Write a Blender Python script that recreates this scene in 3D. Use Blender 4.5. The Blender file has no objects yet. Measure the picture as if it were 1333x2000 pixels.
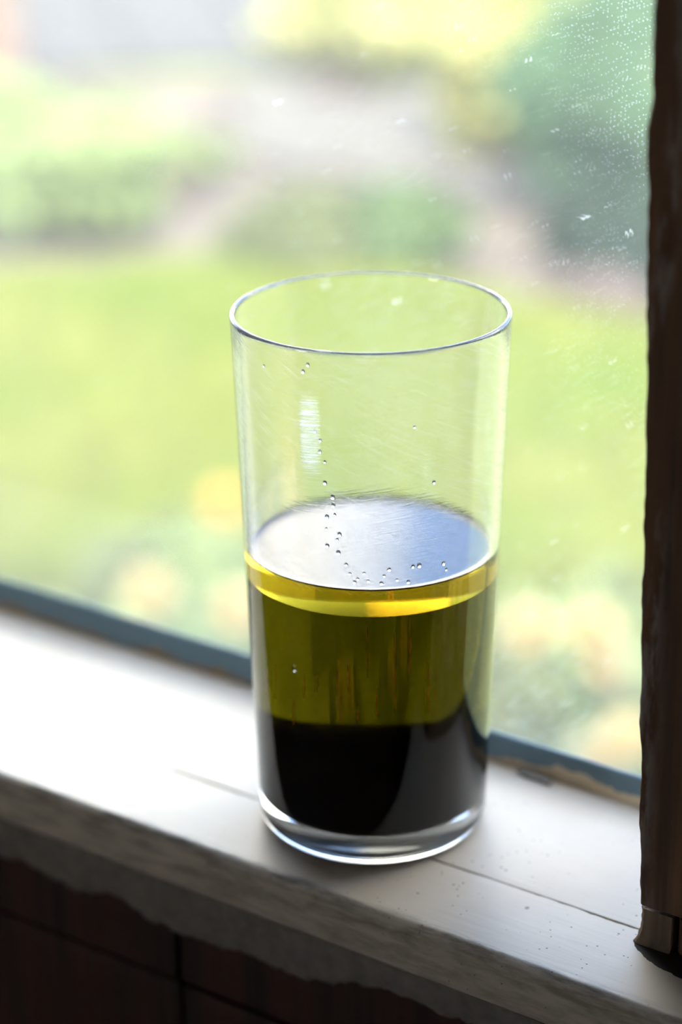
import bpy, bmesh, math, random
import numpy as np
from mathutils import Vector, Matrix, noise as mnoise

random.seed(7); np.random.seed(7)
S = bpy.context.scene
COL = S.collection

# ------------------------------------------------------------------ camera
CAM = Vector((0.3429, -0.5053, 0.3466))
CF = Vector((-0.53183362, 0.75953713, -0.37450815))
CU = Vector((-0.20678562, 0.31237531, 0.92717926))
CR = Vector((0.82121417, 0.570548, -0.00907033))
FPX = 4400.0
cd = bpy.data.cameras.new('camera'); co = bpy.data.objects.new('camera', cd); COL.objects.link(co)
co.matrix_world = Matrix(((CR.x, CU.x, -CF.x, CAM.x), (CR.y, CU.y, -CF.y, CAM.y), (CR.z, CU.z, -CF.z, CAM.z), (0, 0, 0, 1)))
cd.sensor_fit = 'VERTICAL'; cd.sensor_height = 36.0; cd.sensor_width = 24.0
cd.lens = FPX / 2000 * 36.0
cd.clip_start = 0.02; cd.clip_end = 200
cd.dof.use_dof = True; cd.dof.focus_distance = 0.618; cd.dof.aperture_fstop = 5.0
S.camera = co

# ------------------------------------------------------------------ sky, exposure
S.view_settings.view_transform = 'Standard'; S.view_settings.look = 'None'
S.view_settings.exposure = 0.0; S.view_settings.gamma = 1.0
S.view_settings.use_curve_mapping = False
S.cycles.max_bounces = 24; S.cycles.transmission_bounces = 24; S.cycles.transparent_max_bounces = 32
S.cycles.glossy_bounces = 10; S.cycles.diffuse_bounces = 5
S.cycles.use_denoising = True
SKY_STRENGTH = 1.0
w = bpy.data.worlds.new('sky'); S.world = w; w.use_nodes = True
nt = w.node_tree; nt.nodes.clear(); N = nt.nodes; Lk = nt.links
tc = N.new('ShaderNodeTexCoord')
mp = N.new('ShaderNodeMapping'); mp.inputs['Scale'].default_value = (1, 1, 1.5); mp.inputs['Location'].default_value = (1.3, 0.4, 0.2); mp.inputs['Rotation'].default_value = (0, 0, math.radians(24.3))
nz = N.new('ShaderNodeTexNoise'); nz.inputs['Scale'].default_value = 1.7; nz.inputs['Detail'].default_value = 4; nz.inputs['Roughness'].default_value = 0.45
rp = N.new('ShaderNodeValToRGB'); rp.color_ramp.elements[0].position = 0.47; rp.color_ramp.elements[1].position = 0.56
mx = N.new('ShaderNodeMix'); mx.data_type = 'RGBA'
mx.inputs[6].default_value = (3.2, 4.8, 8.2, 1); mx.inputs[7].default_value = (13.0, 12.6, 11.8, 1)
bg = N.new('ShaderNodeBackground'); bg.inputs['Strength'].default_value = SKY_STRENGTH
out = N.new('ShaderNodeOutputWorld')
Lk.new(tc.outputs['Generated'], mp.inputs['Vector']); Lk.new(mp.outputs[0], nz.inputs['Vector'])
Lk.new(nz.outputs['Fac'], rp.inputs['Fac']); Lk.new(rp.outputs['Color'], mx.inputs[0])
Lk.new(mx.outputs[2], bg.inputs['Color']); Lk.new(bg.outputs[0], out.inputs['Surface'])

# hazy sun from behind the house: lights the garden, not the window
sd = bpy.data.lights.new('sun', 'SUN'); so = bpy.data.objects.new('sun', sd); COL.objects.link(so)
sd.energy = 19.0; sd.color = (1.0, .92, .74); sd.angle = math.radians(22)
so.rotation_euler = Vector((.65 * math.cos(.95), -.76 * math.cos(.95), math.sin(.95))).to_track_quat('Z', 'Y').to_euler()

# ------------------------------------------------------------------ helpers
def at(px, py, z):
    """point of the horizontal plane z seen at a pixel of the photograph"""
    d = CF + CR * ((px - 666.5) / FPX) + CU * ((1000 - py) / FPX)
    return CAM + d * ((z - CAM.z) / d.z)

def at_y(px, py, y):
    d = CF + CR * ((px - 666.5) / FPX) + CU * ((1000 - py) / FPX)
    return CAM + d * ((y - CAM.y) / d.y)

class NT:
    """tiny node-tree builder"""
    def __init__(s, name):
        s.m = bpy.data.materials.new(name); s.m.use_nodes = True
        s.t = s.m.node_tree; s.t.nodes.clear()
        s.out = s.t.nodes.new('ShaderNodeOutputMaterial')
    def n(s, typ, **kw):
        nd = s.t.nodes.new('ShaderNode' + typ)
        for k, v in kw.items():
            if k.startswith('_'): setattr(nd, k[1:], v)
            else:
                key = k.replace('__', ' ')
                inp = nd.inputs[int(key[1:])] if key[0] == 'i' and key[1:].isdigit() else nd.inputs[key]
                if hasattr(v, 'is_output'): s.t.links.new(v, inp)
                else: inp.default_value = v
        return nd
    def link(s, a, b): s.t.links.new(a, b)
    def coord(s, scale=(1, 1, 1), kind='Object', loc=(0, 0, 0)):
        c = s.n('TexCoord'); m = s.n('Mapping', Scale=scale, Location=loc); s.link(c.outputs[kind], m.inputs['Vector'])
        return m.outputs[0]
    def noise(s, vec, scale, detail=3, rough=.55):
        return s.n('TexNoise', Vector=vec, Scale=scale, Detail=detail, Roughness=rough).outputs['Fac']
    def ramp(s, fac, stops):
        r = s.n('ValToRGB', Fac=fac); cr = r.color_ramp
        while len(cr.elements) < len(stops): cr.elements.new(0.5)
        for e, (p, c) in zip(cr.elements, stops):
            e.position = p; e.color = (c, c, c, 1) if isinstance(c, (int, float)) else (*c, 1)
        return r.outputs['Color']
    def math(s, op, a, b=0.0, c=None):
        nd = s.n('Math', _operation=op)
        for i, v in enumerate((a, b) if c is None else (a, b, c)):
            if hasattr(v, 'is_output'): s.link(v, nd.inputs[i])
            else: nd.inputs[i].default_value = v
        return nd.outputs[0]
    def mix(s, fac, a, b):
        nd = s.n('Mix', _data_type='RGBA')
        for i, v in ((0, fac), (6, a), (7, b)):
            if hasattr(v, 'is_output'): s.link(v, nd.inputs[i])
            else: nd.inputs[i].default_value = v if i == 0 else (*v, 1)
        return nd.outputs[2]
    def sep(s, vec):
        nd = s.n('SeparateXYZ'); s.link(vec, nd.inputs[0]); return nd.outputs
    def bump(s, h, strength, dist):
        return s.n('Bump', Height=h, Strength=strength, Distance=dist).outputs[0]
    def principled(s, color, rough=.5, normal=None, spec=.5, metal=0.0):
        p = s.n('BsdfPrincipled')
        for k, v in (('Base Color', color), ('Roughness', rough), ('Specular IOR Level', spec), ('Metallic', metal)):
            if hasattr(v, 'is_output'): s.link(v, p.inputs[k])
            else: p.inputs[k].default_value = (*v, 1) if isinstance(v, tuple) else v
        if normal is not None: s.link(normal, p.inputs['Normal'])
        s.link(p.outputs[0], s.out.inputs['Surface'])
        return p
    def surf(s, o): s.link(o, s.out.inputs['Surface'])

def link_obj(name, me, mats, parent=None, smooth=True):
    o = bpy.data.objects.new(name, me); COL.objects.link(o)
    for m in (mats if isinstance(mats, (list, tuple)) else [mats]): me.materials.append(m)
    if smooth: me.polygons.foreach_set('use_smooth', [True] * len(me.polygons))
    if parent is not None: o.parent = parent
    return o

def mesh(name, verts, faces, mats, parent=None, smooth=True, midx=None):
    me = bpy.data.meshes.new(name); me.from_pydata([tuple(v) for v in verts], [], faces); 
    if midx is not None: me.polygons.foreach_set('material_index', midx)
    me.update()
    return link_obj(name, me, mats, parent, smooth)

def bm_obj(name, bm, mats, parent=None, smooth=False):
    me = bpy.data.meshes.new(name); bmesh.ops.recalc_face_normals(bm, faces=bm.faces[:]); bm.to_mesh(me); bm.free()
    return link_obj(name, me, mats, parent, smooth)

def empty(name, loc=(0, 0, 0)):
    o = bpy.data.objects.new(name, None); o.location = loc; o.empty_display_size = 0.05; COL.objects.link(o); return o

def tag(o, label, cat, group=None, kind=None):
    o['label'] = label
    if cat: o['category'] = cat
    if group: o['group'] = group
    if kind: o['kind'] = kind
    return o

def box(bm, x0, x1, y0, y1, z0, z1, bevel=0.0, seg=2):
    vs = [bm.verts.new((x, y, z)) for x in (x0, x1) for y in (y0, y1) for z in (z0, z1)]
    fs = [bm.faces.new([vs[i] for i in q]) for q in ((0, 1, 3, 2), (4, 6, 7, 5), (0, 4, 5, 1), (2, 3, 7, 6), (0, 2, 6, 4), (1, 5, 7, 3))]
    bmesh.ops.recalc_face_normals(bm, faces=fs)
    if bevel > 0:
        es = list({e for f in fs for e in f.edges})
        bmesh.ops.bevel(bm, geom=es, offset=bevel, segments=seg, affect='EDGES', profile=.5)

def box_obj(name, b, mats, parent=None, bevel=0.0):
    bm = bmesh.new(); box(bm, *b, bevel=bevel); return bm_obj(name, bm, mats, parent)

def n1(x, s=1.0, seed=0.0): return mnoise.noise(Vector((x * s, seed * 7.31 + .37, seed * 3.17 + .11)))

def sweep(name, xs, prof, mats, parent=None, smooth=True):
    """closed section prof(x) -> [(y, z)...] swept along X"""
    vs = []; fs = []; n = None
    for x in xs:
        p = prof(x); n = len(p)
        vs += [(x, y, z) for y, z in p]
    for i in range(len(xs) - 1):
        for j in range(n):
            a = i * n + j; b = i * n + (j + 1) % n
            fs.append((a, b, b + n, a + n))
    fs.append(tuple(range(n))[::-1]); fs.append(tuple((len(xs) - 1) * n + j for j in range(n)))
    bm = bmesh.new(); bv = [bm.verts.new(v) for v in vs]
    for f in fs: bm.faces.new([bv[i] for i in f])
    o = bm_obj(name, bm, mats, parent, smooth)
    return o

def sharp(o, deg=40):
    me = o.data; bm = bmesh.new(); bm.from_mesh(me)
    for e in bm.edges:
        if len(e.link_faces) == 2 and e.calc_face_angle(0) > math.radians(deg): e.smooth = False
    bm.to_mesh(me); bm.free(); return o

def wn(o):
    m = o.modifiers.new('weighted_normal', 'WEIGHTED_NORMAL'); m.mode = 'FACE_AREA'; m.weight = 100; return o

def lathe(name, prof, mats, parent=None, seg=160, midx=None, closed=False, loc=(0, 0, 0)):
    """prof: [(r, z)], r==0 collapses to a pole; faces wind so normals follow the profile's left side"""
    vs = []; rows = []
    for r, z in prof:
        if r <= 1e-9: rows.append([len(vs)]); vs.append((0, 0, z))
        else:
            rows.append(list(range(len(vs), len(vs) + seg)))
            vs += [(r * math.cos(2 * math.pi * k / seg), r * math.sin(2 * math.pi * k / seg), z) for k in range(seg)]
    fs = []; mi = []
    rng = range(len(prof) if closed else len(prof) - 1)
    for i in rng:
        a = rows[i]; b = rows[(i + 1) % len(prof)]
        for k in range(seg):
            k2 = (k + 1) % seg
            if len(a) == 1 and len(b) == 1: continue
            if len(a) == 1: f = (a[0], b[k2], b[k])
            elif len(b) == 1: f = (a[k], a[k2], b[0])
            else: f = (a[k], a[k2], b[k2], b[k])
            fs.append(f); mi.append(midx[i] if midx else 0)
    o = mesh(name, vs, fs, mats, parent, True, mi); o.location = loc
    return o

# ------------------------------------------------------------------ materials
def wall_mat(name, col, rough=.8, scale=40):
    t = NT(name); v = t.coord(); n = t.noise(v, scale, 5)
    c = t.mix(t.ramp(n, [(.3, 0.), (.7, 1.)]), tuple(x * .8 for x in col), tuple(min(1, x * 1.15) for x in col))
    t.principled(c, rough, t.bump(n, .5, .002)); return t.m

def m_sill():
    t = NT('white_sill_paint')
    v = t.coord(); x, y, z = t.sep(v)
    grain = t.noise(t.coord((18, 260, 260)), 1.0, 4)
    blot = t.noise(v, 22, 5, .6)
    base = t.mix(t.ramp(blot, [(.35, 0.), (.7, 1.)]), (.545, .46, .35), (.485, .40, .295))
    base = t.mix(t.math('MULTIPLY', t.ramp(grain, [(.55, 0.), (.8, 1.)]), .14), base, (.55, .5, .44))
    # small dirt specks, gathered in patches
    vor = t.n('TexVoronoi', Vector=t.coord((1, 1, 1)), Scale=480.0, Randomness=1.0)
    d = vor.outputs['Distance']; rnd = t.sep(vor.outputs['Color'])[0]
    patch = t.noise(v, 30, 2)
    lim = t.math('MULTIPLY', t.math('GREATER_THAN', rnd, .62), t.math('MULTIPLY_ADD', patch, .50, -.14))
    spk = t.math('LESS_THAN', d, lim)
    base = t.mix(t.math('MULTIPLY', spk, .85), base, (.06, .045, .035))
    vor2 = t.n('TexVoronoi', Vector=t.coord((1, .8, 1)), Scale=120.0)
    sp2 = t.math('LESS_THAN', vor2.outputs['Distance'], t.math('MULTIPLY', t.math('GREATER_THAN', t.sep(vor2.outputs['Color'])[1], .90), .09))
    base = t.mix(t.math('MULTIPLY', sp2, .8), base, (.09, .06, .045))
    # grubby worn nosing
    edge = t.math('MULTIPLY', t.ramp(t.math('ABSOLUTE', t.math('ADD', y, .0458)), [(0, 1.), (.0022, 0.)]),
                  t.ramp(t.noise(t.coord((60, 300, 300)), 1.0, 5, .65), [(.42, 0.), (.62, 1.)]))
    base = t.mix(t.math('MULTIPLY', edge, .9), base, (.13, .105, .08))
    face = t.math('MULTIPLY', t.math('LESS_THAN', y, -.0462), t.ramp(t.noise(t.coord((30, 160, 160)), 1.0, 5, .65), [(.4, 0.), (.75, 1.)]))
    base = t.mix(t.math('MULTIPLY', face, .55), base, (.30, .26, .20))
    # shadow at the post's foot, painted near-black with a ragged curved edge
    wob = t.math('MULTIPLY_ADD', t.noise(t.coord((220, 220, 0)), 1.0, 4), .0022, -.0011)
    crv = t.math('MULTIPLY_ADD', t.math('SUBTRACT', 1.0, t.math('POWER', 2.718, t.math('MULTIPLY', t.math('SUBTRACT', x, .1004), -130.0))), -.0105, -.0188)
    bare = t.math('MULTIPLY', t.math('GREATER_THAN', t.math('ADD', y, wob), crv), t.math('GREATER_THAN', x, .1004))  # here the mask of the painted post-foot shadow
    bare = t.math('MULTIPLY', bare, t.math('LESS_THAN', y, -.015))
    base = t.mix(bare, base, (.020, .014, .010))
    h = t.math('ADD', t.math('MULTIPLY', grain, .6), t.math('MULTIPLY', blot, .8))
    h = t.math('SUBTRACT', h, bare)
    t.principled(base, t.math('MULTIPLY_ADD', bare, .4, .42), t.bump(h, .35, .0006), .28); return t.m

def m_post(name, x_edge, col0, col1, paint):
    t = NT(name); v = t.coord(); x, y, z = t.sep(v)
    g = t.noise(t.coord((260, 260, 7)), 1.0, 5, .6)
    g2 = t.noise(t.coord((60, 60, 3)), 1.0, 3)
    c = t.mix(t.ramp(g, [(.3, 0.), (.7, 1.)]), col0, col1)
    c = t.mix(t.ramp(g2, [(.45, 0.), (.7, 1.)]), c, tuple(q * .4 for q in col0))
    pn = t.noise(t.coord((300, 300, 60)), 1.0, 6, .7)
    near = t.ramp(t.math('SUBTRACT', x, x_edge), [(0.0, 1.), (.0055, .85), (.0085, 0.)])
    near = t.math('MULTIPLY', near, t.ramp(t.noise(t.coord((90, 90, 12)), 1.0, 3), [(.45, 0.), (.6, 1.)]))
    c = t.mix(t.math('MULTIPLY', near, t.ramp(pn, [(.42, 0.), (.58, 1.)])), c, paint)
    h = t.math('ADD', g, t.math('MULTIPLY', pn, t.math('MULTIPLY', near, 1.5)))
    t.principled(c, .62, t.bump(h, .7, .0015), .35); return t.m

def m_bead():
    t = NT('chipped_blue_grey_paint'); v = t.coord(); x, y, z = t.sep(v)
    pn = t.noise(t.coord((38, 0, 0)), 1.0, 5, .6)
    lim = t.math('ADD', t.math('MULTIPLY_ADD', pn, .0150, -.0052), t.math('MULTIPLY', t.math('MAXIMUM', x, 0.0), .030))
    bare = t.math('LESS_THAN', z, lim)
    fine = t.noise(v, 300, 4)
    paint = t.mix(fine, (.16, .245, .295), (.21, .30, .35))
    streak = t.ramp(t.noise(t.coord((45, 400, 400)), 1.0, 4), [(.62, 0.), (.72, 1.)])
    paint = t.mix(t.math('MULTIPLY', streak, .25), paint, (.40, .45, .48))
    wood = t.mix(t.ramp(t.math('ADD', t.math('MULTIPLY', x, 4.0), t.noise(t.coord((30, 300, 300)), 1.0, 4)), [(.3, 0.), (.75, 1.)]), (.34, .25, .15), (.80, .67, .47))
    c = t.mix(bare, paint, wood)
    h = t.math('ADD', t.math('MULTIPLY', bare, -1.0), t.math('MULTIPLY', fine, .3))
    t.principled(c, t.math('MULTIPLY_ADD', bare, .2, .6), t.bump(h, .6, .0006), .2); return t.m

def m_glass(name, ior, scratch=0.0):
    t = NT(name); g = t.n('BsdfGlass', IOR=ior, Roughness=0.0, Color=(1, 1, 1, 1))
    if scratch > 0:
        x, y, z = t.sep(t.coord()); ang = t.math('ARCTAN2', y, x)
        cv = t.n('CombineXYZ'); t.link(t.math('MULTIPLY', ang, 2.2), cv.inputs[0])
        t.link(t.math('MULTIPLY_ADD', z, 1700.0, t.math('MULTIPLY', t.math('SINE', t.math('MULTIPLY', ang, 3.0)), 4.0)), cv.inputs[1])
        fine = t.noise(cv.outputs[0], 1.0, 3, .7)
        cv2 = t.n('CombineXYZ'); t.link(t.math('MULTIPLY', ang, 3.0), cv2.inputs[0])
        t.link(t.math('MULTIPLY_ADD', ang, 26.0, t.math('MULTIPLY', z, 1300.0)), cv2.inputs[1])
        fine2 = t.noise(cv2.outputs[0], 1.0, 2, .6)
        h = t.math('ADD', t.math('POWER', fine, 3.0), t.math('MULTIPLY', t.math('POWER', fine2, 4.0), .7))
        t.link(t.bump(h, scratch, .00012), g.inputs['Normal'])
        # a highlight painted as a patch of white hairlines, and thin scratches all over
        def band(v, c, w): return t.math('MAXIMUM', 0.0, t.math('SUBTRACT', 1.0, t.math('POWER', t.math('DIVIDE', t.math('SUBTRACT', v, c), w), 2.0)))
        patch = t.math('MULTIPLY', band(ang, GLINT[0], .085), band(z, GLINT[1], .013))
        line = t.ramp(fine, [(.50, 0.), (.66, 1.)]); line2 = t.ramp(fine2, [(.52, 0.), (.70, 1.)])
        fac = t.math('ADD', t.math('MULTIPLY', t.math('MINIMUM', t.math('MULTIPLY', patch, 1.6), 1.0), t.math('MULTIPLY_ADD', line, .55, .08)), t.math('ADD', t.math('MULTIPLY', line2, .05), t.math('MULTIPLY', line, .025)))
        wht = t.n('AddShader', i0=t.n('BsdfDiffuse', Color=(.6, .6, .6, 1)).outputs[0], i1=t.n('BsdfTranslucent', Color=(.8, .8, .8, 1)).outputs[0])
        t.surf(t.n('MixShader', i0=fac, i1=g.outputs[0], i2=wht.outputs[0]).outputs[0]); return t.m
    t.surf(g.outputs[0]); return t.m

def m_liquid_side(name, col, dens):
    t = NT(name); t.surf(t.n('BsdfTransparent').outputs[0])
    va = t.n('VolumeAbsorption', Color=(*col, 1), Density=dens); t.link(va.outputs[0], t.out.inputs['Volume']); return t.m

def m_liquid_face(name, ior, col, dens):
    t = NT(name); t.surf(t.n('BsdfGlass', IOR=ior, Roughness=0.0).outputs[0])
    va = t.n('VolumeAbsorption', Color=(*col, 1), Density=dens); t.link(va.outputs[0], t.out.inputs['Volume']); return t.m

def m_pane():
    t = NT('dusty_window_glass')
    lw = t.n('LayerWeight', Blend=.5)
    fr = t.math('MULTIPLY_ADD', t.math('POWER', lw.outputs['Facing'], 5.0), .96, .04)
    clear = t.n('MixShader', i0=fr, i1=t.n('BsdfTransparent', Color=(.975, .985, .975, 1)).outputs[0],
                i2=t.n('BsdfGlossy', Roughness=0.0).outputs[0])
    dust = t.n('AddShader', i0=t.n('BsdfDiffuse', Color=(.38, .38, .37, 1)).outputs[0], i1=t.n('BsdfTranslucent', Color=(.5, .5, .49, 1)).outputs[0])
    v = t.coord(); x, y, z = t.sep(v)
    film = t.math('MULTIPLY_ADD', t.ramp(t.noise(v, 9, 4), [(.35, 0.), (.7, 1.)]), .025, .038)
    area = t.ramp(t.noise(v, 14, 3), [(.35, .15), (.65, 1.)])
    # dust gathers towards the post side of the pane
    side = t.ramp(t.math('MULTIPLY_ADD', x, 4.0, .75), [(0.25, .22), (.85, 1.)])
    v2 = t.n('CombineXYZ'); t.link(x, v2.inputs[0]); t.link(z, v2.inputs[1]); v2 = v2.outputs[0]
    vo = t.n('TexVoronoi', _voronoi_dimensions='2D', Vector=v2, Scale=900.0)
    r = t.sep(vo.outputs['Color'])[0]
    spk = t.math('LESS_THAN', vo.outputs['Distance'], t.math('MULTIPLY', t.math('MULTIPLY', t.math('GREATER_THAN', r, .72), .25), t.math('MULTIPLY', area, side)))
    # hair-like lint
    ln = t.n('TexNoise', Vector=t.coord((1, 0, 1)), Scale=190.0, Detail=1.0, Distortion=1.2).outputs['Fac']
    lint = t.math('LESS_THAN', t.math('ABSOLUTE', t.math('SUBTRACT', ln, .5)), .006)
    lint = t.math('MULTIPLY', lint, t.math('GREATER_THAN', t.noise(t.coord((1, 0, 1), loc=(3, 0, 5)), 260, 1), .66))
    lint = t.math('MULTIPLY', lint, side)
    # a few larger white splashes
    vb = t.n('TexVoronoi', _voronoi_dimensions='2D', Vector=v2, Scale=34.0)
    rb = t.sep(vb.outputs['Color'])[1]
    spl = t.math('LESS_THAN', vb.outputs['Distance'], t.math('MULTIPLY', t.math('GREATER_THAN', rb, .86), t.math('MULTIPLY', rb, .020)))
    fac = t.math('ADD', film, t.math('MULTIPLY', spk, .17)); fac = t.math('ADD', fac, t.math('MULTIPLY', lint, .4))
    fac = t.math('MINIMUM', t.math('ADD', fac, t.math('MULTIPLY', spl, .55)), .9)
    s = t.n('MixShader', i0=fac, i1=clear.outputs[0], i2=dust.outputs[0])
    t.surf(s.outputs[0]); return t.m

def m_plain(name, col, rough=.6, var=.25, scale=30, spec=.4, trans=None):
    t = NT(name); n = t.noise(t.coord(), scale, 4)
    c = t.mix(t.ramp(n, [(.3, 0.), (.7, 1.)]), tuple(x * (1 - var) for x in col), tuple(min(1, x * (1 + var)) for x in col))
    if trans:
        d = t.n('BsdfDiffuse', Color=c); tr = t.n('BsdfTranslucent', Color=(*trans, 1))
        t.surf(t.n('AddShader', i0=d.outputs[0], i1=tr.outputs[0]).outputs[0])
    else: t.principled(c, rough, t.bump(n, .3, .003), spec)
    return t.m

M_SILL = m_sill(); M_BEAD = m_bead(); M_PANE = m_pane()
M_POST = m_post('old_dark_wood', .0965, (.060, .028, .012), (.150, .068, .024), (.36, .31, .28))
M_PLINTH = m_post('worn_block_wood', .040, (.10, .062, .034), (.21, .14, .075), (.21, .14, .075))
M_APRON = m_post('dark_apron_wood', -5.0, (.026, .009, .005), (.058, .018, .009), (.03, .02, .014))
M_PLASTER = wall_mat('rough_grey_plaster', (.19, .165, .135), .95, 220)
M_WALL = wall_mat('old_limewash', (.30, .26, .21)); M_CEIL = wall_mat('boarded_ceiling', (.22, .18, .14)); M_FLOOR = wall_mat('worn_floorboards', (.16, .10, .06))
def outer_hit(px, py):
    d = (CF + CR * ((px - 666.5) / FPX) + CU * ((1000 - py) / FPX)).normalized(); k = .45
    while k < .8 and math.hypot((CAM + d * k).x, (CAM + d * k).y) > .0346 + .0054 * (CAM + d * k).z / .1614: k += .0002
    return CAM + d * k
SC = outer_hit(603, 850); GLINT = (math.atan2(SC.y, SC.x), SC.z)
M_GLASS = m_glass('clear_glass', 1.5); M_SCR = m_glass('scratched_glass', 1.5, .22)
OIL_N, VIN_N = 1.47, 1.4178
M_GOIL = m_glass('glass_against_oil', 1.5 / OIL_N); M_GVIN = m_glass('glass_against_vinegar', 1.5 / VIN_N)
OIL = ((.905, .835, .38), 100.0); VIN = ((.79, .77, .45), 200.0); DRK = ((.25, .25, .15), 210.0); SED = ((.2, .2, .15), 900.0)
M_OIL_SIDE = m_liquid_side('golden_oil_side', *OIL); M_OIL_TOP = m_liquid_face('golden_oil_surface', OIL_N, *OIL)
M_VIN_SIDE = m_liquid_side('olive_vinegar_side', *VIN); M_VIN_TOP = m_liquid_face('oil_vinegar_interface', VIN_N / OIL_N, *VIN)
M_DRK = m_liquid_side('black_layer', *DRK); M_SED = m_liquid_side('sediment', *SED)
M_DROP = m_glass('droplet', 1.4)

# ------------------------------------------------------------------ setting: room
def struct(o, label, cat): return tag(o, label, cat, kind='structure')
X0, X1 = -.75, .19           # window opening
RX0, RX1, RY0, RZ0, RZ1 = -2.0, 1.6, -2.6, -.95, 1.5
YI, YO = -.036, .10
wf = bmesh.new()
box(wf, RX0, X0, YI, YO, RZ0, RZ1); box(wf, X1, RX1, YI, YO, RZ0, RZ1)
box(wf, X0, X1, YI, YO, 1.0, RZ1); box(wf, X0, X1, -.030, .066, RZ0, -.0165)
WF = struct(bm_obj('wall_front', wf, M_WALL), 'dark wall below and around the window with wooden apron boards under the sill', 'wall')
struct(box_obj('wall_left', (RX0 - .1, RX0, RY0, YO, RZ0, RZ1), M_WALL), 'limewashed left wall of the dim room', 'wall')
struct(box_obj('wall_right', (RX1, RX1 + .1, RY0, YO, RZ0, RZ1), M_WALL), 'limewashed right wall of the dim room', 'wall')
BX0, BX1, BZ0, BZ1 = -1.35, -.75, -.05, .95   # window in the wall behind the camera
wb = bmesh.new()
box(wb, RX0 - .1, BX0, RY0 - .1, RY0, RZ0, RZ1); box(wb, BX1, RX1 + .1, RY0 - .1, RY0, RZ0, RZ1)
box(wb, BX0, BX1, RY0 - .1, RY0, RZ0, BZ0); box(wb, BX0, BX1, RY0 - .1, RY0, BZ1, RZ1)
struct(bm_obj('wall_back', wb, M_WALL), 'limewashed back wall with a small window opening', 'wall')
W2 = struct(empty('window_2', ((BX0 + BX1) / 2, RY0 - .05, BZ0)), 'small window in the wall behind the camera', 'window')
def rel(o, p):
    o.parent = p; o.matrix_parent_inverse = Matrix.Translation(-Vector(p.location)); return o
for i, b in enumerate(((BX0, BX0 + .04, RY0 - .07, RY0 - .02, BZ0, BZ1), (BX1 - .04, BX1, RY0 - .07, RY0 - .02, BZ0, BZ1),
                       (BX0 + .04, BX1 - .04, RY0 - .07, RY0 - .02, BZ0, BZ0 + .04), (BX0 + .04, BX1 - .04, RY0 - .07, RY0 - .02, BZ1 - .04, BZ1))):
    rel(box_obj('frame_rail', b, M_SILL, bevel=.004), W2)
rel(box_obj('pane', (BX0 + .04, BX1 - .04, RY0 - .05, RY0 - .047, BZ0 + .04, BZ1 - .04), M_PANE), W2)
struct(box_obj('floor', (RX0 - .1, RX1 + .1, RY0 - .1, YO, RZ0 - .05, RZ0), M_FLOOR), 'worn wooden floor of the dim room', 'floor')
struct(box_obj('ceiling', (RX0 - .1, RX1 + .1, RY0 - .1, YO, RZ1, RZ1 + .08), M_CEIL), 'boarded ceiling of the dim room', 'ceiling')

# plaster strip and apron boards under the sill
def strip_prof(x):
    zl = -.0395 + .0045 * n1(x, 38, 2) + .002 * n1(x, 140, 3) + .0012 * n1(x, 420, 9) + (.010 * min(1, max(0, (x + .02) / .08)) )
    y = -.0392 + .0014 * n1(x, 60, 4)
    return [(-.031, -.0166), (y + .001, -.0166), (y - .0006 + .0006 * n1(x, 300, 5), -.022), (y, (zl - .022) / 2), (y + .0002, zl + .0015), (y + .0018, zl), (-.031, zl)]
ps = sweep('plaster_strip', [X0 + (X1 - X0) * i / 900 for i in range(901)], strip_prof, M_PLASTER, WF); ps['label'] = 'rough grey strip of plaster under the sill'
for b in ((X0, -.0512, -.0365, -.0300, -.0603, -.020), (-.0495, X1, -.0362, -.0300, -.0598, -.020),
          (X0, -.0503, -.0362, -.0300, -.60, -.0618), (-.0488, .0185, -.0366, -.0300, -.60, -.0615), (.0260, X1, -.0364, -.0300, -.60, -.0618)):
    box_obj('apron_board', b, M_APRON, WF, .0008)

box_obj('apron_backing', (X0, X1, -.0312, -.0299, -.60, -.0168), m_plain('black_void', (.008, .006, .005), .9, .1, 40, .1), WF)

# ------------------------------------------------------------------ the window: sill, bead, pane, jamb
W1 = struct(empty('window_1', (0, 0, 0)), 'garden window with a white painted sill, blue-grey bead and dusty pane', 'window')
def xs_range(a, b, n): return [a + (b - a) * i / n for i in range(n + 1)]
GAP = -.0131
def front_prof(x):
    e = .00025 * n1(x, 30, 11) + .00012 * n1(x, 160, 12)
    w = .0012 * max(0, n1(x, 34, 13) + .10) + .00045 * max(0, n1(x, 240, 14)) + .0003 * max(0, n1(x, 700, 16))
    yb = GAP + .00018 * n1(x, 60, 15) - w
    r = .0024
    return [(yb, -.016), (yb, -.0003), (yb - .0003, 0), (-.030, 0), (-.0445 + e, 0), (-.0455 + e, -.0003), (-.0464 + e, -.0012), (-.0468 + e, -.0026), (-.0474 + e * .5, -.009), (-.0480, -.0150), (-.0474, -.016)]
def back_prof(x):
    yb = GAP + .00018 * n1(x, 60, 15) + .00003
    return [(.0585, -.016), (.0585, 0), (.03, .0001), (yb + .0003, 0), (yb, -.0003), (yb, -.016)]
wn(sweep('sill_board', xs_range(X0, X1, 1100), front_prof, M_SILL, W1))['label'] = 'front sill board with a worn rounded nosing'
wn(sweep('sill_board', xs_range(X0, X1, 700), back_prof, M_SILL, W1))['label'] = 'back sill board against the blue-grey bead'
def bead_prof(x):
    t = .0011 * min(1, max(0, -x / .2)) + .0006 * n1(x, 14, 21) + .0009 * n1(x, 5, 22) + .00015 * n1(x, 120, 23)
    f = .0004 * n1(x, 40, 24)
    return [(.0514, 0.0001), (.0514, .0094 + t), (.0511, .0095 + t), (.0506, .0093 + t), (.0501, .0086 + t * .9), (.0497 + f, .0070 + t * .7), (.0488 + f, .0040), (.0483 + f, .0016), (.0480 + f, 0.0001)]
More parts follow.
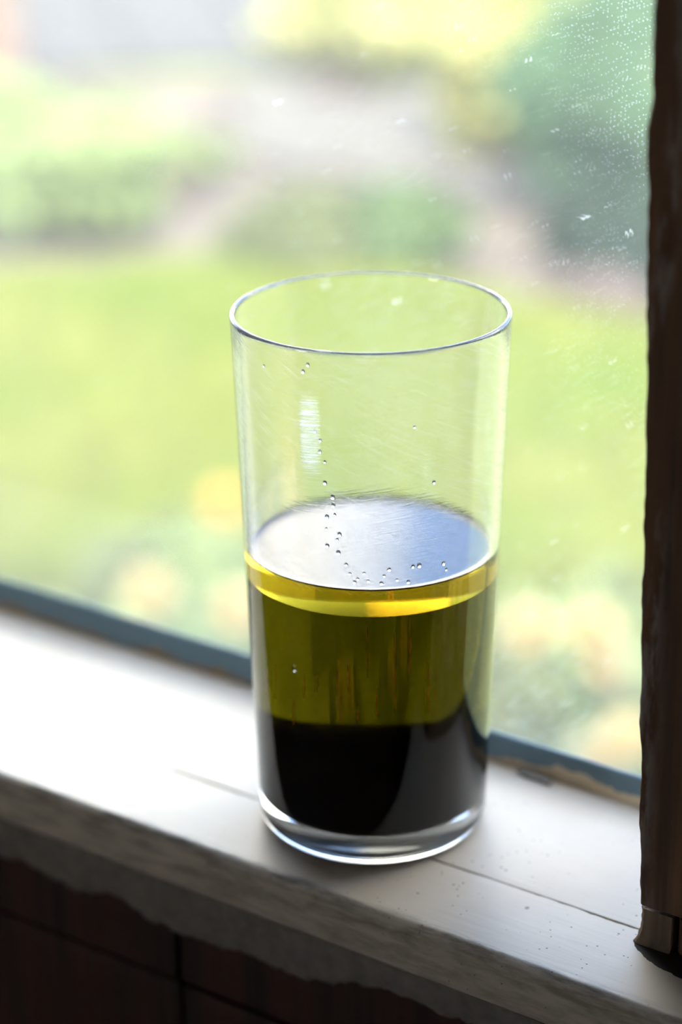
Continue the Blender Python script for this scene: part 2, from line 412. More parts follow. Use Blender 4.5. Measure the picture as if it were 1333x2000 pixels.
sweep('glazing_bead', xs_range(X0, .1015, 500), bead_prof, M_BEAD, W1)['label'] = 'chipped blue-grey glazing bead along the pane'
box_obj('pane', (X0, .1515, .0516, .0542, .0005, .998), M_PANE, W1)['label'] = 'dusty window pane'
box_obj('outer_bead', (X0, .1515, .0588, .0640, -.016, -.004), M_BEAD, W1, .001)
box_obj('frame_jamb', (X0, X0 + .04, -.03, .0510, .0005, .998), M_POST, W1, .002)
box_obj('head_rail', (X0 + .04, .10, -.03, .0510, .96, .998), M_POST, W1, .002)

# ------------------------------------------------------------------ right hand post
T1 = struct(empty('trim_1', (.13, .018, 0)), 'dark old wooden post standing on the sill right of the glass', 'post')
EDGE = [(0.012, 0.1017), (0.0285, 0.1009), (0.0388, 0.1003), (0.0565, 0.0997), (0.0694, 0.0988), (0.0835, 0.0987), (0.0992, 0.0983), (0.1194, 0.0978), (0.1418, 0.0972), (0.1685, 0.0962), (0.1874, 0.0954), (0.2106, 0.0946), (0.2195, 0.0938), (0.2256, 0.0934), (0.2356, 0.0946), (0.2573, 0.0938), (0.3985, 0.09), (0.9965, 0.0785)]
def edge_x(z):
    for (z0, x0), (z1, x1) in zip(EDGE, EDGE[1:]):
        if z <= z1: return x0 + (x1 - x0) * (z - z0) / (z1 - z0)
    return EDGE[-1][1]
def post_mesh():
    zs = [.0121 + .29 * i / 420 for i in range(420)] + [.305 + .69 * i / 120 for i in range(121)]
    vs = []; fs = []; n = None
    for z in zs:
        ex = edge_x(z) + .0005 * n1(z, 70, 31) + .00035 * n1(z, 260, 32) + .0006 * max(0, n1(z, 130, 33) - .3)
        c = .0008 + .0006 * n1(z, 90, 34)
        row = [(ex + .0006, 0.0510), (ex + .0003, -.010), (ex, -.019 + c * 1.4), (ex + c * .7, -.019 + c * .3), (ex + c * 1.6, -.019)]
        for k in range(6):
            row.append((ex + .003 + .006 * (k + 1) / 6 * 1.1, -.019 + .0003 * n1(z, 60, 35 + k)))
        row += [(.150, -.019), (.189, -.019), (.189, 0.0510)]
        n = len(row); vs += [(x, y, z) for x, y in row]
    for i in range(len(zs) - 1):
        for j in range(n):
            a = i * n + j; b = i * n + (j + 1) % n
            fs.append((a, b, b + n, a + n))
    fs.append(tuple(range(n))[::-1]); fs.append(tuple((len(zs) - 1) * n + j for j in range(n)))
    bm = bmesh.new(); bv = [bm.verts.new(v) for v in vs]
    for f in fs: bm.faces.new([bv[i] for i in f])
    return bm
rel(box_obj('post_core', (.1045, .188, -.013, .050, .0003, .02), M_POST), T1)
rel(bm_obj('post_board', post_mesh(), M_POST, None, True), T1); sharp(bpy.data.objects['post_board'], 35)
def plinth(x0, x1, y0, ragged):
    zs = xs_range(0.0002, .0110, 26); vs = []; fs = []
    for z in zs:
        e = x0 + (.0005 * n1(z, 500, 41) - .0014 * max(0, 1 - z / .005) ** 1.5 + .0012 * (z / .0126) * 0 if ragged else 0)
        f = y0 - (.0016 * max(0, 1 - z / .004) ** 2 if ragged else 0)
        row = [(e + .001, 0.0510), (e, y0 + .004), (e + .0004, f + .0012), (e + .0016, f)]
        row += [(e + .0016 + (x1 - e - .002) * k / 6, f + .0002 * n1(z * 300 + k, 1, 42)) for k in range(1, 7)] + [(x1, f + .0004), (x1, 0.0510)]
        n = len(row); vs += [(a, b, z) for a, b in row]
    for i in range(len(zs) - 1):
        for j in range(n):
            a = i * n + j; b = i * n + (j + 1) % n
            fs.append((a, b, b + n, a + n))
    fs.append(tuple(range(n))[::-1]); fs.append(tuple((len(zs) - 1) * n + j for j in range(n)))
    bm = bmesh.new(); bv = [bm.verts.new(v) for v in vs]
    for q in fs: bm.faces.new([bv[i] for i in q])
    return bm
o = rel(bm_obj('plinth_block', plinth(.1016, .1122, -.0188, True), M_PLINTH, None, True), T1); sharp(o, 40); o['label'] = 'small splintered wooden block at the foot of the post'
o = rel(bm_obj('plinth_block', plinth(.1131, .189, -.0186, False), M_POST, None, True), T1); sharp(o, 40)

# ------------------------------------------------------------------ the tumbler
H = .1614
def ro(z): return .0346 + (.0400 - .0346) * (z / H)          # outer wall
def ri(z): return .0324 + (.0384 - .0324) * ((z - .008) / (H - .008))
Z_TOP, Z_CONT, Z_INT, Z_DRK = .0902, .0913, .0828, .0262
prof = [(0, .0012), (.020, .0012), (.0285, .0008), (.0300, .0000), (.0312, .0001)]
for k in range(1, 11):
    a = -math.pi / 2 + (math.pi / 2) * k / 10
    prof.append((.0296 + (ro(.006) - .0296) * math.cos(a) if k < 10 else ro(.006), .0058 + .0057 * math.sin(a)))
zz = [.012, .03, .05, .07, .09, .11, .13, .15, .1598]
prof += [(ro(z), z) for z in zz]
rw = (ro(H) - ri(H)) / 2; rc = (ro(H) + ri(H)) / 2
for k in range(1, 10):
    a = math.pi * k / 10
    prof.append((rc + rw * math.cos(a), .1604 + .0010 * math.sin(a)))
n_out = len(prof)
inner = [(ri(z), z) for z in (.1598, .15, .13, .11, .0985, Z_CONT, .0880, Z_INT, .07, .05, .03, .0165)]
for k in range(1, 9):
    a = (math.pi / 2) * k / 8
    inner.append((ri(.0165) - .006 * (1 - math.cos(a)), .0165 - .0075 * math.sin(a)))
inner += [(.018, .0086), (0, .0083)]
prof2 = prof + inner
mi = []
for i in range(len(prof2) - 1):
    za = (prof2[i][1] + prof2[i + 1][1]) / 2
    if i >= n_out:
        if za > Z_CONT: mi.append(1)
        elif za > Z_INT: mi.append(2)
        else: mi.append(3)
    else:
        mi.append(1 if .095 < za < .159 and prof2[i][0] > .033 else 0)
TB = lathe('tumbler', prof2, [M_GLASS, M_SCR, M_GOIL, M_GVIN], None, 256, mi)
tag(TB, 'tall clear glass tumbler half filled with golden and black liquid, standing on the sill', 'glass')

# ------------------------------------------------------------------ the layered liquid
LQ = tag(empty('layered_liquid', (0, 0, .0085)), 'oil over dark olive and black liquid layered inside the tall tumbler', 'liquid')
OV = .00015
# top surface with meniscus (r from wall to centre)
top = []
for k in range(21):
    u = (k / 20) ** 1.6; r = ri(Z_CONT) - .0040 * u; top.append((r, Z_TOP + (Z_CONT - Z_TOP) * (.45 * (1 - u) ** 2.0 + .55 * (1 - u) ** 9.0)))
top += [(.02, Z_TOP), (0, Z_TOP)]
side = [(0, Z_INT - .0002), (ri(Z_INT) + OV, Z_INT - .0002), (ri(.088) + OV, .088), (ri(Z_CONT) + OV, Z_CONT)]
pr = side + top
o = lathe('oil_layer', pr, [M_OIL_SIDE, M_OIL_TOP], None, 256, [0, 0, 0, 0] + [1] * (len(top) - 1)); rel(o, LQ); o['label'] = 'thin golden oil layer on top'
def col_prof(z0, z1):
    p = [(0, z0)] if z0 > .02 else [(0, .0081), (.018, .0084)]
    if z0 > .02: p += [(ri(z0) + OV, z0)]
    else:
        for k in range(8, 0, -1):
            a = (math.pi / 2) * k / 8
            p.append((ri(.0165) - .006 * (1 - math.cos(a)) + OV, .0165 - .0075 * math.sin(a) - OV * .5))
        p += [(ri(.0165) + OV, .0165)]
    n = 4
    p += [(ri(z0 + (z1 - z0) * k / n) + OV, z0 + (z1 - z0) * k / n) for k in range(1, n + 1) if z0 + (z1 - z0) * k / n > .0166]
    return p
pv = col_prof(Z_DRK, Z_INT)
o = lathe('olive_layer', pv + [(ri(Z_INT), Z_INT), (0, Z_INT)], [M_VIN_SIDE, M_VIN_TOP], None, 256, [0] * len(pv) + [1]); rel(o, LQ); o['label'] = 'dark olive layer in the middle'
pd = col_prof(.008, Z_DRK)
o = lathe('black_layer', pd + [(0, Z_DRK)], [M_DRK], None, 256, [0] * (len(pd))); rel(o, LQ); o['label'] = 'black layer at the bottom'

pd = col_prof(.008, .0195)
o = lathe('sediment_layer', pd + [(0, .0195)], [M_SED], None, 256, [0] * (len(pd))); rel(o, LQ); o['label'] = 'opaque black sediment at the very bottom'

# ------------------------------------------------------------------ droplets on the inner wall
def droplet(px, py, rpx, stretch=1.0, back=False):
    d = (CF + CR * ((px - 666.5) / FPX) + CU * ((1000 - py) / FPX)).normalized()
    # nearest hit with the inner cone (front wall), by stepping
    t = .45; p = None; prev = None
    while t < .8:
        q = CAM + d * t; inside = math.hypot(q.x, q.y) < ri(q.z)
        if not back and inside: p = q; break
        if back and prev and not inside: p = q; break
        prev = inside; t += .0002
    if p is None: return None
    r = rpx / 6900.0
    nrm = Vector((p.x, p.y, 0)).normalized(); p = Vector((nrm.x * ri(p.z), nrm.y * ri(p.z), p.z))
    ta = Vector((-nrm.y, nrm.x, 0))
    vs = []; fs = []; nu, nv = 10, 5
    for j in range(nv + 1):
        a = math.pi / 2 * j / nv
        for i in range(nu):
            b = 2 * math.pi * i / nu
            vs.append(ta * (r * math.cos(a) * math.cos(b)) + Vector((0, 0, stretch * r * math.cos(a) * math.sin(b))) - nrm * (r * .32 * math.sin(a)) + nrm * .00012)
    for j in range(nv):
        for i in range(nu):
            k = (i + 1) % nu
            fs.append((j * nu + i, j * nu + k, (j + 1) * nu + k, (j + 1) * nu + i))
    fs.append(tuple(range(nu))[::-1])
    bm = bmesh.new(); bv = [bm.verts.new(v) for v in vs]
    for f in fs: bm.faces.new([bv[i] for i in f])
    bmesh.ops.remove_doubles(bm, verts=bm.verts[:], dist=1e-7)
    o = bm_obj('droplet', bm, M_DROP, None, True); o.location = p
    return o
DROPS = [(618, 841, 4), (628, 858, 3.5), (628, 880, 4), (637, 900, 3), (637, 941, 4.5), (652, 969, 5), (653, 985, 4), (641, 1007, 4.5), (656, 1003, 3), (665, 1041, 4.5), (661, 1051, 3),
         (642, 1063, 4.5), (663, 1077, 5), (678, 1100, 3.5), (845, 940, 4), (595, 724, 4), (604, 711, 4), (521, 713, 3), (808, 832, 3), (805, 1104, 4), (817, 1102, 5), (863, 1098, 4.5), (868, 1110, 3),
         (760, 1110, 4), (712, 1117, 3), (720, 1132, 3), (745, 1137, 4), (750, 1122, 3), (775, 1130, 3), (796, 1134, 4), (700, 1128, 3), (694, 1134, 3.5), (685, 1118, 3), (640, 1030, 2.5)]
ORD = ['first', 'second', 'third', 'fourth', 'fifth', 'sixth', 'seventh', 'eighth', 'ninth', 'tenth', 'eleventh', 'twelfth', 'thirteenth', 'fourteenth', 'fifteenth', 'sixteenth', 'seventeenth', 'eighteenth', 'nineteenth', 'twentieth']
LONE = {(595, 724): 'lower droplet of the pair just under the tumbler rim', (604, 711): 'upper droplet of the pair just under the tumbler rim', (521, 713): 'lone tiny droplet under the rim near the left tumbler wall',
        (808, 832): 'lone tiny droplet on clear glass right of the tumbler centre', (845, 940): 'lone clear droplet above the far right edge of the liquid'}
trickle = sorted([d for d in DROPS if d[:2] not in LONE and d[0] < 684], key=lambda d: d[1])
cluster = sorted([d for d in DROPS if d[:2] not in LONE and d[0] >= 684], key=lambda d: d[0])
for x, y, r in DROPS:
    o = droplet(x, y, r, 1.15)
    if o is None: continue
    if (x, y) in LONE: lb = LONE[(x, y)]
    elif x < 684: lb = 'clear droplet in the trickle running down inside the tumbler, %s from the rim' % ORD[trickle.index((x, y, r))]
    else: lb = 'clear droplet in the cluster over the front edge of the liquid, %s from the left' % ORD[cluster.index((x, y, r))]
    tag(o, lb, 'droplet', 'droplets inside the tumbler')

# amber streaks of oil and one bubble clinging to the wall below the surface
M_AMBER = m_plain('amber_oil_streak', (.50, .20, .02), .5, .2, 200, .3, (.40, .16, .01))
def wall_hit(px, py):
    d = (CF + CR * ((px - 666.5) / FPX) + CU * ((1000 - py) / FPX)).normalized(); t = .45
    while t < .8:
        q = CAM + d * t
        if math.hypot(q.x, q.y) < ri(q.z): return q
        t += .0003
for px, y0, y1, wd in ((598, 1312, 1362, .45), (621, 1318, 1350, .35), (662, 1288, 1402, .4), (681, 1294, 1352, .35), (719, 1206, 1322, .35), (736, 1338, 1402, .45), (771, 1228, 1384, .4), (799, 1206, 1330, .5), (579, 1364, 1412, .35), (529, 1300, 1350, .4), (834, 1290, 1390, .35), (545, 1296, 1360, .3), (700, 1376, 1410, .35)):
    vs = []; fs = []; ns = 14
    for i in range(ns + 1):
        u = i / ns; q = wall_hit(px + .3 * math.sin(u * 5 + px), y0 + (y1 - y0) * u); nr = Vector((q.x, q.y, 0)).normalized(); ta = Vector((-nr.y, nr.x, 0))
        r = ri(q.z) - .0002; w2 = wd * .00042 * (math.sin(math.pi * min(1, max(0, u))) ** .6 + .05) * (1 + .4 * math.sin(u * 17 + px))
        for s_, dr in ((-1, 0), (0, -.00015), (1, 0), (0, -.0004)):
            vs.append(Vector((nr.x * (r + (.00015 if dr == -.00015 else dr)), nr.y * (r + (.00015 if dr == -.00015 else dr)), q.z)) + ta * (s_ * w2))
    for i in range(ns):
        for j in range(4): fs.append((i * 4 + j, i * 4 + (j + 1) % 4, (i + 1) * 4 + (j + 1) % 4, (i + 1) * 4 + j))
    rel(mesh('oil_streak', vs, fs, M_AMBER), LQ)
o = droplet(580, 1303, 6, 1.5); M_BUB = m_glass('bubble', .72); o.data.materials.clear(); o.data.materials.append(M_BUB); o.name = 'bubble'; rel(o, LQ)

# ------------------------------------------------------------------ small debris on the sill
def flake(name, pts, z, th, mat, label, cat):
    bm = bmesh.new()
    b = [bm.verts.new((x, y, z)) for x, y in pts]; t = [bm.verts.new((x * 1, y, z + th * (.6 + .4 * random.random()))) for x, y in pts]
    n = len(pts); bm.faces.new(b[::-1]); bm.faces.new(t)
    for i in range(n): bm.faces.new((b[i], b[(i + 1) % n], t[(i + 1) % n], t[i]))
    cx = sum(p[0] for p in pts) / n; cy = sum(p[1] for p in pts) / n
    bmesh.ops.translate(bm, verts=bm.verts[:], vec=(-cx, -cy, -z))
    o = bm_obj(name, bm, mat); o.location = (cx, cy, z); return tag(o, label, cat)
M_CHIP = m_plain('chip_wood', (.20, .17, .13), .8, .4, 200)
pts = [at(q[0], q[1], 0) for q in ((1010, 1510), (1022, 1504), (1050, 1514), (1079, 1532), (1076, 1537), (1050, 1528), (1024, 1519))]
flake('wood_splinter', [(p.x, p.y) for p in pts], .0002, .0016, M_CHIP, 'grey-brown splinter of wood lying on the sill beside the blue bead', 'splinter')

# ------------------------------------------------------------------ garden
GZ = -1.0
M_ROUGH = m_plain('rough_ground', (.095, .108, .042), .95, .25, 5, .03)
M_SOIL = m_plain('pale_dry_soil', (.082, .068, .057), .95, .3, 3, .03); M_LAWN = m_plain('lawn_turf', (.105, .125, .032), .95, .25, 3, .03)
t = NT('grass_blades'); n = t.noise(t.coord(), 2.2, 3)
c = t.mix(t.ramp(n, [(.35, 0.), (.65, 1.)]), (.10, .135, .022), (.15, .155, .036))
t.surf(t.n('AddShader', i0=t.n('BsdfDiffuse', Color=c).outputs[0], i1=t.n('BsdfTranslucent', Color=(.05, .065, .012, 1)).outputs[0]).outputs[0]); M_GRASS = t.m
M_PAVE = m_plain('pale_paving', (.060, .0585, .057), .95, .06, 8, .03); M_PATH = m_plain('cream_path_stone', (.080, .073, .064), .95, .1, 8, .03)
M_ROCK = m_plain('mauve_brown_rock', (.050, .038, .033), .95, .3, 10, .03)

def poly_slab(name, pts, z0, z1, mat, parent=None):
    bm = bmesh.new(); b = [bm.verts.new((p[0], p[1], z0)) for p in pts]; tt = [bm.verts.new((p[0], p[1], z1)) for p in pts]
    n = len(pts); bm.faces.new(b[::-1]); bm.faces.new(tt)
    for i in range(n): bm.faces.new((b[i], b[(i + 1) % n], tt[(i + 1) % n], tt[i]))
    return bm_obj(name, bm, mat, parent)
struct(box_obj('ground', (-30, 30, -30, 40, GZ - .2, GZ), M_ROUGH), 'rough green ground of the garden outside the window', 'ground')

def gp(px, py, z=GZ): p = at(px, py, z); return (p.x, p.y)
BED = [gp(-500, 600), gp(-500, 180), gp(60, 150), gp(330, 160), gp(620, 140), gp(800, 200), gp(1000, 290), gp(1290, 400), gp(1500, 560), gp(1500, 655), gp(1265, 640), gp(1005, 592), gp(805, 542), gp(480, 502), gp(250, 528), gp(0, 540)]
struct(poly_slab('flower_bed', BED, GZ - .03, GZ + .006, M_SOIL), 'pale pinkish soil of the flower bed beyond the lawn', 'flower bed')
# lawn: turf slab with real blades
LAWN = [gp(-700, 640), gp(0, 555), gp(250, 545), gp(480, 520), gp(800, 560), gp(1000, 610), gp(1260, 660), gp(1700, 700), gp(1750, 1260), gp(1250, 1180), gp(960, 1180), gp(700, 1150), gp(300, 1150), gp(-100, 1180), gp(-800, 1100)]
LW = tag(empty('lawn', (0, 0, GZ)), 'yellow-green lawn stretching across the garden behind the tumbler', 'lawn', kind='stuff')
o = poly_slab('turf', LAWN, GZ - .02, GZ + .012, M_LAWN); rel(o, LW)
def inside(poly, x, y):
    r = np.zeros(len(x), bool); j = len(poly) - 1
    for i in range(len(poly)):
        xi, yi = poly[i]; xj, yj = poly[j]
        m = ((yi > y) != (yj > y)) & (x < (xj - xi) * (y - yi) / (yj - yi + 1e-12) + xi)
        r ^= m; j = i
    return r
lx = [p[0] for p in LAWN]; ly = [p[1] for p in LAWN]
NB = 150000
bx = np.random.uniform(min(lx), max(lx), NB); by = np.random.uniform(min(ly), max(ly), NB)
k = inside(LAWN, bx, by); bx = bx[k]; by = by[k]; nb = len(bx)
ang = np.random.uniform(0, 2 * np.pi, nb); hh = np.random.uniform(.025, .055, nb); ww = np.random.uniform(.003, .005, nb); ln_ = np.random.uniform(.2, .9, nb) * hh; la = np.random.uniform(0, 2 * np.pi, nb)
V = np.empty((nb, 3, 3))
V[:, 0] = np.stack([bx - ww * np.cos(ang), by - ww * np.sin(ang), np.full(nb, GZ + .01)], -1)
V[:, 1] = np.stack([bx + ww * np.cos(ang), by + ww * np.sin(ang), np.full(nb, GZ + .01)], -1)
V[:, 2] = np.stack([bx + ln_ * np.cos(la), by + ln_ * np.sin(la), GZ + .01 + hh], -1)
def tri_mesh(name, V, mat, parent=None):
    n = V.shape[0]; kk = V.shape[1]
    me = bpy.data.meshes.new(name); me.vertices.add(n * kk); me.vertices.foreach_set('co', V.reshape(-1).astype(np.float32))
    me.loops.add(n * kk); me.loops.foreach_set('vertex_index', np.arange(n * kk, dtype=np.int32))
    me.polygons.add(n); me.polygons.foreach_set('loop_start', np.arange(0, n * kk, kk, dtype=np.int32)); me.polygons.foreach_set('loop_total', np.full(n, kk, dtype=np.int32))
    me.update(calc_edges=True); me.validate()
    return link_obj(name, me, mat, parent, False)
o = tri_mesh('grass', V, M_GRASS); rel(o, LW); o['kind'] = 'stuff'

# patio and path
PT = struct(empty('patio', (*gp(330, 60), GZ)), 'pale grey paved patio at the far left of the garden', 'patio')
a0 = Vector((*gp(60, 150), 0)); e1 = (Vector((*gp(620, 125), 0)) - a0).normalized(); e2 = Vector((-e1.y, e1.x, 0)); 
for i in range(5):
    for j in range(7):
        wq, hq = .42, .42
        p = a0 + e1 * (i * wq - .5) + e2 * (j * hq + .02)
        q = [p, p + e1 * (wq - .012), p + e1 * (wq - .012) + e2 * (hq - .012), p + e2 * (hq - .012)]
        o = poly_slab('slab', [(v.x, v.y) for v in q], GZ - .02, GZ + .02 + .003 * random.random(), M_PAVE); rel(o, PT)
PA = struct(empty('path', (*gp(800, 280), GZ)), 'cream stepping stone path crossing the garden beyond the lawn', 'path')
for (px, py, rx) in ((600, 245, .20), (690, 255, .2), (770, 290, .2), (850, 270, .18), (700, 320, .18), (880, 335, .19), (960, 330, .18), (610, 320, .16), (790, 350, .15), (1000, 385, .16), (560, 200, .2), (840, 205, .17), (520, 290, .13)):
    cx, cy = gp(px, py); q = []
    for k in range(11):
        a = 2 * math.pi * k / 11; r = rx * (1 + .18 * random.uniform(-1, 1)); q.append((cx + r * math.cos(a), cy + r * math.sin(a)))
    o = poly_slab('flagstone', q, GZ - .02, GZ + .03 + .01 * random.random(), M_PATH); rel(o, PA)

# leafy shrubs
def leaf_cloud(n, rx, rz, cz, size, flat=1.0, seed=0):
    rs = np.random.RandomState(seed)
    d = rs.normal(size=(n, 3)); d /= np.linalg.norm(d, axis=1)[:, None]
    rad = rs.uniform(.55, 1.0, n) ** .6 * (1 + .18 * np.sin(d[:, 0] * 5 + seed) * np.cos(d[:, 1] * 4) + .12 * np.sin(d[:, 2] * 7 + seed))
    c = d * rad[:, None] * np.array([rx, rx, rz]) + np.array([0, 0, cz]); c[:, 2] = np.maximum(c[:, 2], .02)
    u = rs.normal(size=(n, 3)); u /= np.linalg.norm(u, axis=1)[:, None]
    v = np.cross(u, d + .5 * rs.normal(size=(n, 3))); v /= np.linalg.norm(v, axis=1)[:, None] + 1e-9
    s = size * rs.uniform(.6, 1.2, n)[:, None]
    return np.stack([c - u * s, c + v * s * .45, c + u * s, c - v * s * .45], 1)
def leafm(name, col, tr): return m_plain(name, col, .6, .3, 9, .4, tr)
def shrub(name, px, py, rx, h, mat, n, size, label, cat='shrub', flowers=None, group=None, lift=.0, z=GZ):
    cx, cy = gp(px, py); root = empty(name, (cx, cy, GZ)); tag(root, label, cat, group)
    o = tri_mesh('foliage', leaf_cloud(n, rx, h / 2, h / 2 + lift, size, 1, int(px + py)), mat, root); o['kind'] = 'stuff'
    bm = bmesh.new()
    for k in range(4):
        a = k * 1.6 + px; m = Matrix.Translation((.02 * math.cos(a), .02 * math.sin(a), (h * .6 + lift) / 2)) @ Matrix.Rotation(.12 * math.cos(a), 4, 'X') @ Matrix.Rotation(.12 * math.sin(a), 4, 'Y')
        bmesh.ops.create_cone(bm, segments=6, radius1=.009, radius2=.004, depth=h * .6 + lift, matrix=m, cap_ends=True)
    bm_obj('stem', bm, M_BARK, root)
    if flowers:
        fm, fn, fs = flowers
        o = tri_mesh('blossom', leaf_cloud(fn, rx * 1.04, h / 2 * 1.04, h / 2 + lift, fs, 1, int(px + py) + 5), fm, root); o['kind'] = 'stuff'
    return root
M_BARK = m_plain('bark', (.07, .05, .035), .9)
L_MID = leafm('mid_green_leaf', (.065, .095, .038), (.035, .055, .016)); L_DARK = leafm('dark_green_leaf', (.014, .026, .015), (.008, .014, .006))
L_BRIGHT = leafm('bright_green_leaf', (.14, .175, .075), (.07, .09, .03)); L_BLUE = leafm('blue_green_leaf', (.060, .105, .058), (.03, .05, .022))
L_YEL = leafm('yellow_blossom', (.27, .26, .10), (.12, .115, .035)); L_PALE = leafm('pale_green_leaf', (.11, .13, .06), (.05, .06, .025))
L_OLIVE = leafm('olive_leaf', (.085, .095, .042), (.04, .045, .016))
shrub('shrub', 120, 450, .26, .30, L_BRIGHT, 2600, .03, 'bright green shrub at the left edge of the garden beyond the lawn')
shrub('shrub', -90, 360, .34, .27, L_BRIGHT, 2600, .03, 'bright green shrub by the left frame edge beside the brick pillar')
shrub('low_shrub', 330, 350, .16, .12, L_PALE, 900, .025, 'low pale green clump beside the mauve boulder')
shrub('low_shrub', 600, 520, .17, .16, L_OLIVE, 1500, .025, 'low olive green shrub just left of the tumbler rim')
shrub('low_shrub', 770, 520, .15, .17, L_MID, 1500, .025, 'low mid-green shrub directly behind the tumbler rim')
shrub('forsythia', 730, 140, .30, .34, L_OLIVE, 900, .03, 'yellow flowering bush at the top centre beside the pale patio', 'shrub', (L_YEL, 1500, .03))
shrub('forsythia', 1010, 310, .22, .50, L_OLIVE, 900, .03, 'taller yellow flowering bush left of the green shrubs by the post', 'shrub', (L_YEL, 1700, .03))
shrub('shrub', 1240, 420, .30, .62, L_BLUE, 3600, .03, 'tall blue-green shrub at the top right next to the dark post')
shrub('shrub', 1130, 330, .17, .34, L_MID, 1500, .028, 'mid-green shrub between the yellow bush and the post')
shrub('low_shrub', 1150, 510, .10, .11, L_DARK, 1100, .02, 'dark green low bush above the bare soil near the post')
shrub('low_shrub', 1235, 560, .11, .12, L_DARK, 1100, .02, 'dark green low bush right up against the post edge')

def rock(px, py, r, label, seed, mat=None, sq=.7):
    bm = bmesh.new(); bmesh.ops.create_icosphere(bm, subdivisions=3, radius=1)
    for v in bm.verts:
        n = 1 + .28 * mnoise.noise(v.co * 1.4 + Vector((seed, 0, 0))) + .1 * mnoise.noise(v.co * 4 + Vector((0, seed, 0)))
        v.co = Vector((v.co.x * r * n, v.co.y * r * .8 * n, v.co.z * r * sq * n))
    o = bm_obj('boulder', bm, mat or M_ROCK, None, True); o.location = (*gp(px, py), GZ + r * sq * .55); return tag(o, label, 'rock')
rock(330, 395, .075, 'mauve-brown boulder on pale soil at the left beyond the lawn', 1)
rock(650, 205, .085, 'brown boulder beside the cream path near the yellow bush', 5)
rock(1190, 615, .12, 'large mauve-brown boulder beside the dark post', 9, None, .5)
rock(1090, 590, .05, 'small brown boulder in the bare soil right of the tumbler', 12)
rock(540, 310, .06, 'low mauve stone at the edge of the cream path', 21, None, .4)
rock(430, 330, .05, 'small mauve-grey stone in the pale soil left of the cream path', 23, None, .5)
rock(585, 420, .045, 'small beige stone behind the olive shrub', 27, M_PATH, .5)
# brick pillar far left
BP = tag(empty('brick_pillar', (*gp(-28, 200), GZ)), 'terracotta brick pillar at the top left corner of the garden', 'pillar')
M_BRICK = m_plain('terracotta_brick', (.17, .105, .075), .9, .2, 12); M_MORT = m_plain('pillar_mortar', (.16, .15, .14), .95)
o = box_obj('core', (-.10, .10, -.10, .10, 0, .80), M_MORT, BP)
for r in range(10):
    for s in range(4):
        a = s * math.pi / 2 + (.0)
        b = box_obj('brick', (-.105, .055 if r % 2 else .085, -.115, -.095, r * .08 + .006, r * .08 + .074), M_BRICK, BP, .003); b.rotation_euler.z = a
BP.rotation_euler.z = math.radians(35)

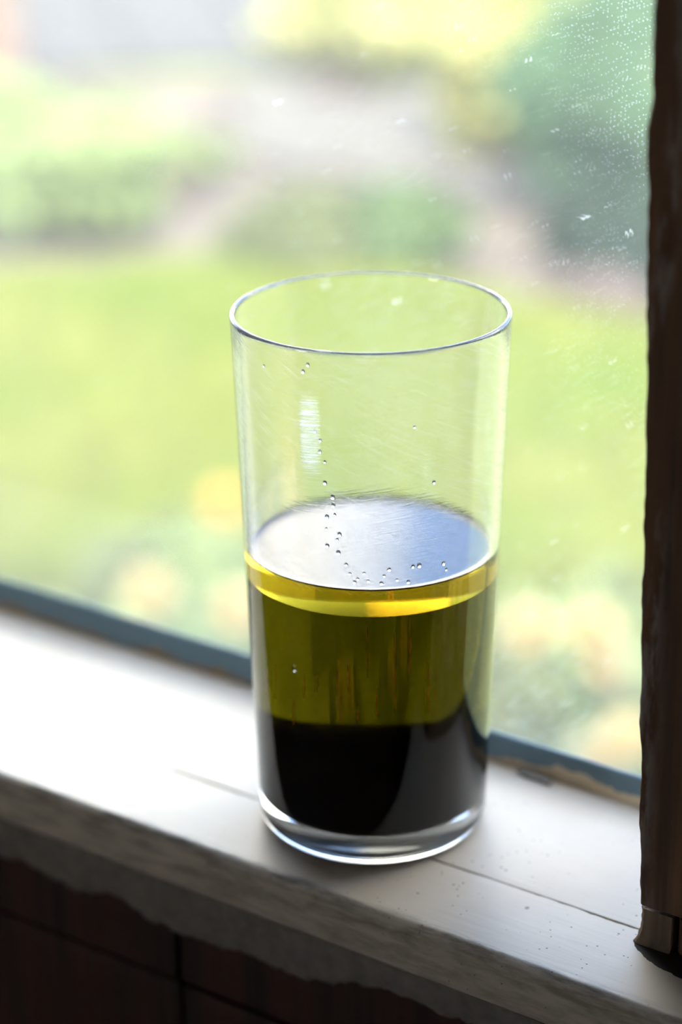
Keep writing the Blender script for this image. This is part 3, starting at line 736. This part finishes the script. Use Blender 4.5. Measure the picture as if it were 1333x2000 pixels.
# daffodils under the window
M_PETAL = m_plain('cream_petal', (.30, .25, .13), .5, .08, 20, .3, (.12, .10, .04)); M_TRUMP = m_plain('orange_trumpet', (.30, .20, .045), .5, .1, 20, .3, (.12, .07, .01))
M_PALEP = m_plain('pale_petal', (.20, .20, .13), .5, .08, 20, .3, (.08, .08, .05)); M_STALK = m_plain('daffodil_green', (.06, .095, .035), .6, .2, 20, .4, (.02, .035, .01))
def daffodil(px, py, h, label, petal=None, size=.030):
    p = at(px, py, GZ + h); root = empty('daffodil', (p.x, p.y, GZ)); tag(root, label, 'flower', 'daffodils under the window')
    f = (CAM - p); f.z = 0; f.normalize(); f = (f + Vector((random.uniform(-.4, .4), random.uniform(-.3, .3), .35))).normalized()
    q = f.to_track_quat('Z', 'Y'); Mx = Matrix.Translation((0, 0, h)) @ q.to_matrix().to_4x4()
    bm = bmesh.new(); bmesh.ops.create_cone(bm, segments=7, radius1=.004, radius2=.003, depth=h - .002, matrix=Matrix.Translation((0, 0, (h - .002) / 2)), cap_ends=True); bm_obj('stalk', bm, M_STALK, root, True)
    for k in range(6):
        a = math.pi / 3 * k; vs = []; 
        for u, wd, zz in ((.15, .25, 0), (.45, .5, .006), (.8, .36, .007), (1.0, .04, .003)):
            for s in (-1, 0, 1):
                x = u * size; y = s * wd * size; vs.append(Mx @ Vector((x * math.cos(a) - y * math.sin(a), x * math.sin(a) + y * math.cos(a), zz - abs(s) * .003)))
        fs = [(i * 3 + j, i * 3 + j + 1, i * 3 + j + 4, i * 3 + j + 3) for i in range(3) for j in range(2)]
        mesh('petal', vs, fs, petal or M_PETAL, root)
    vs = []; fs = []; ns = 14
    for r, zz in ((.007, 0), (.008, .012), (.010, .02), (.0135, .024)):
        vs += [Mx @ Vector((r * (1 + (.08 * math.cos(5 * 2 * math.pi * k / ns) if r > .012 else 0)) * math.cos(2 * math.pi * k / ns), r * math.sin(2 * math.pi * k / ns), zz)) for k in range(ns)]
    for i in range(3): fs += [(i * ns + k, i * ns + (k + 1) % ns, (i + 1) * ns + (k + 1) % ns, (i + 1) * ns + k) for k in range(ns)]
    fs.append(tuple(range(ns))[::-1])
    mesh('trumpet', vs, fs, M_TRUMP, root)
    for k in range(4):
        a = random.uniform(0, 6.28); vs = []; L = h * random.uniform(.7, 1.0)
        for i in range(6):
            u = i / 5; x = .015 + .07 * u * u; wv = .007 * (1 - u ** 3)
            for s in (-1, 1): vs.append((x * math.cos(a) - s * wv * math.sin(a), x * math.sin(a) + s * wv * math.cos(a), L * u * (1 - .15 * u)))
        mesh('leaf', vs, [(2 * i, 2 * i + 1, 2 * i + 3, 2 * i + 2) for i in range(5)], M_STALK, root)
daffodil(1032, 1228, .36, 'cream daffodil just right of the tumbler, first of the two upper blooms')
daffodil(1158, 1232, .36, 'cream daffodil midway between tumbler and post, second of the upper blooms')
daffodil(1222, 1440, .30, 'orange-cream daffodil low beside the post above the blue bead')
daffodil(1155, 1470, .28, 'pale daffodil just above the blue bead between tumbler and post', M_PALEP)
daffodil(1190, 1300, .33, 'pale daffodil below the two upper blooms near the post', M_PALEP)
daffodil(290, 1155, .36, 'cream daffodil left of the tumbler just above the bead', M_PETAL)
daffodil(442, 985, .36, 'yellow daffodil at the left side of the tumbler level with the liquid surface', M_TRUMP)
daffodil(468, 1190, .33, 'cream daffodil tucked against the left wall of the tumbler')
shrub('leafy_plant', 1000, 1560, .13, .22, L_OLIVE, 900, .025, 'olive leafy plant under the window just right of the tumbler', 'plant')
shrub('leafy_plant', 1110, 1520, .12, .24, L_BRIGHT, 900, .028, 'yellow-green leafy plant under the daffodils near the post', 'plant')
shrub('leafy_plant', 1230, 1500, .10, .26, L_PALE, 700, .028, 'pale leafy plant under the window beside the post', 'plant')
shrub('leafy_plant', 350, 1240, .14, .16, L_PALE, 800, .028, 'pale leafy plant left of the tumbler behind the blue bead', 'plant')
shrub('leafy_plant', 450, 1330, .12, .22, L_BRIGHT, 800, .028, 'green leafy plant close against the left side of the tumbler', 'plant')
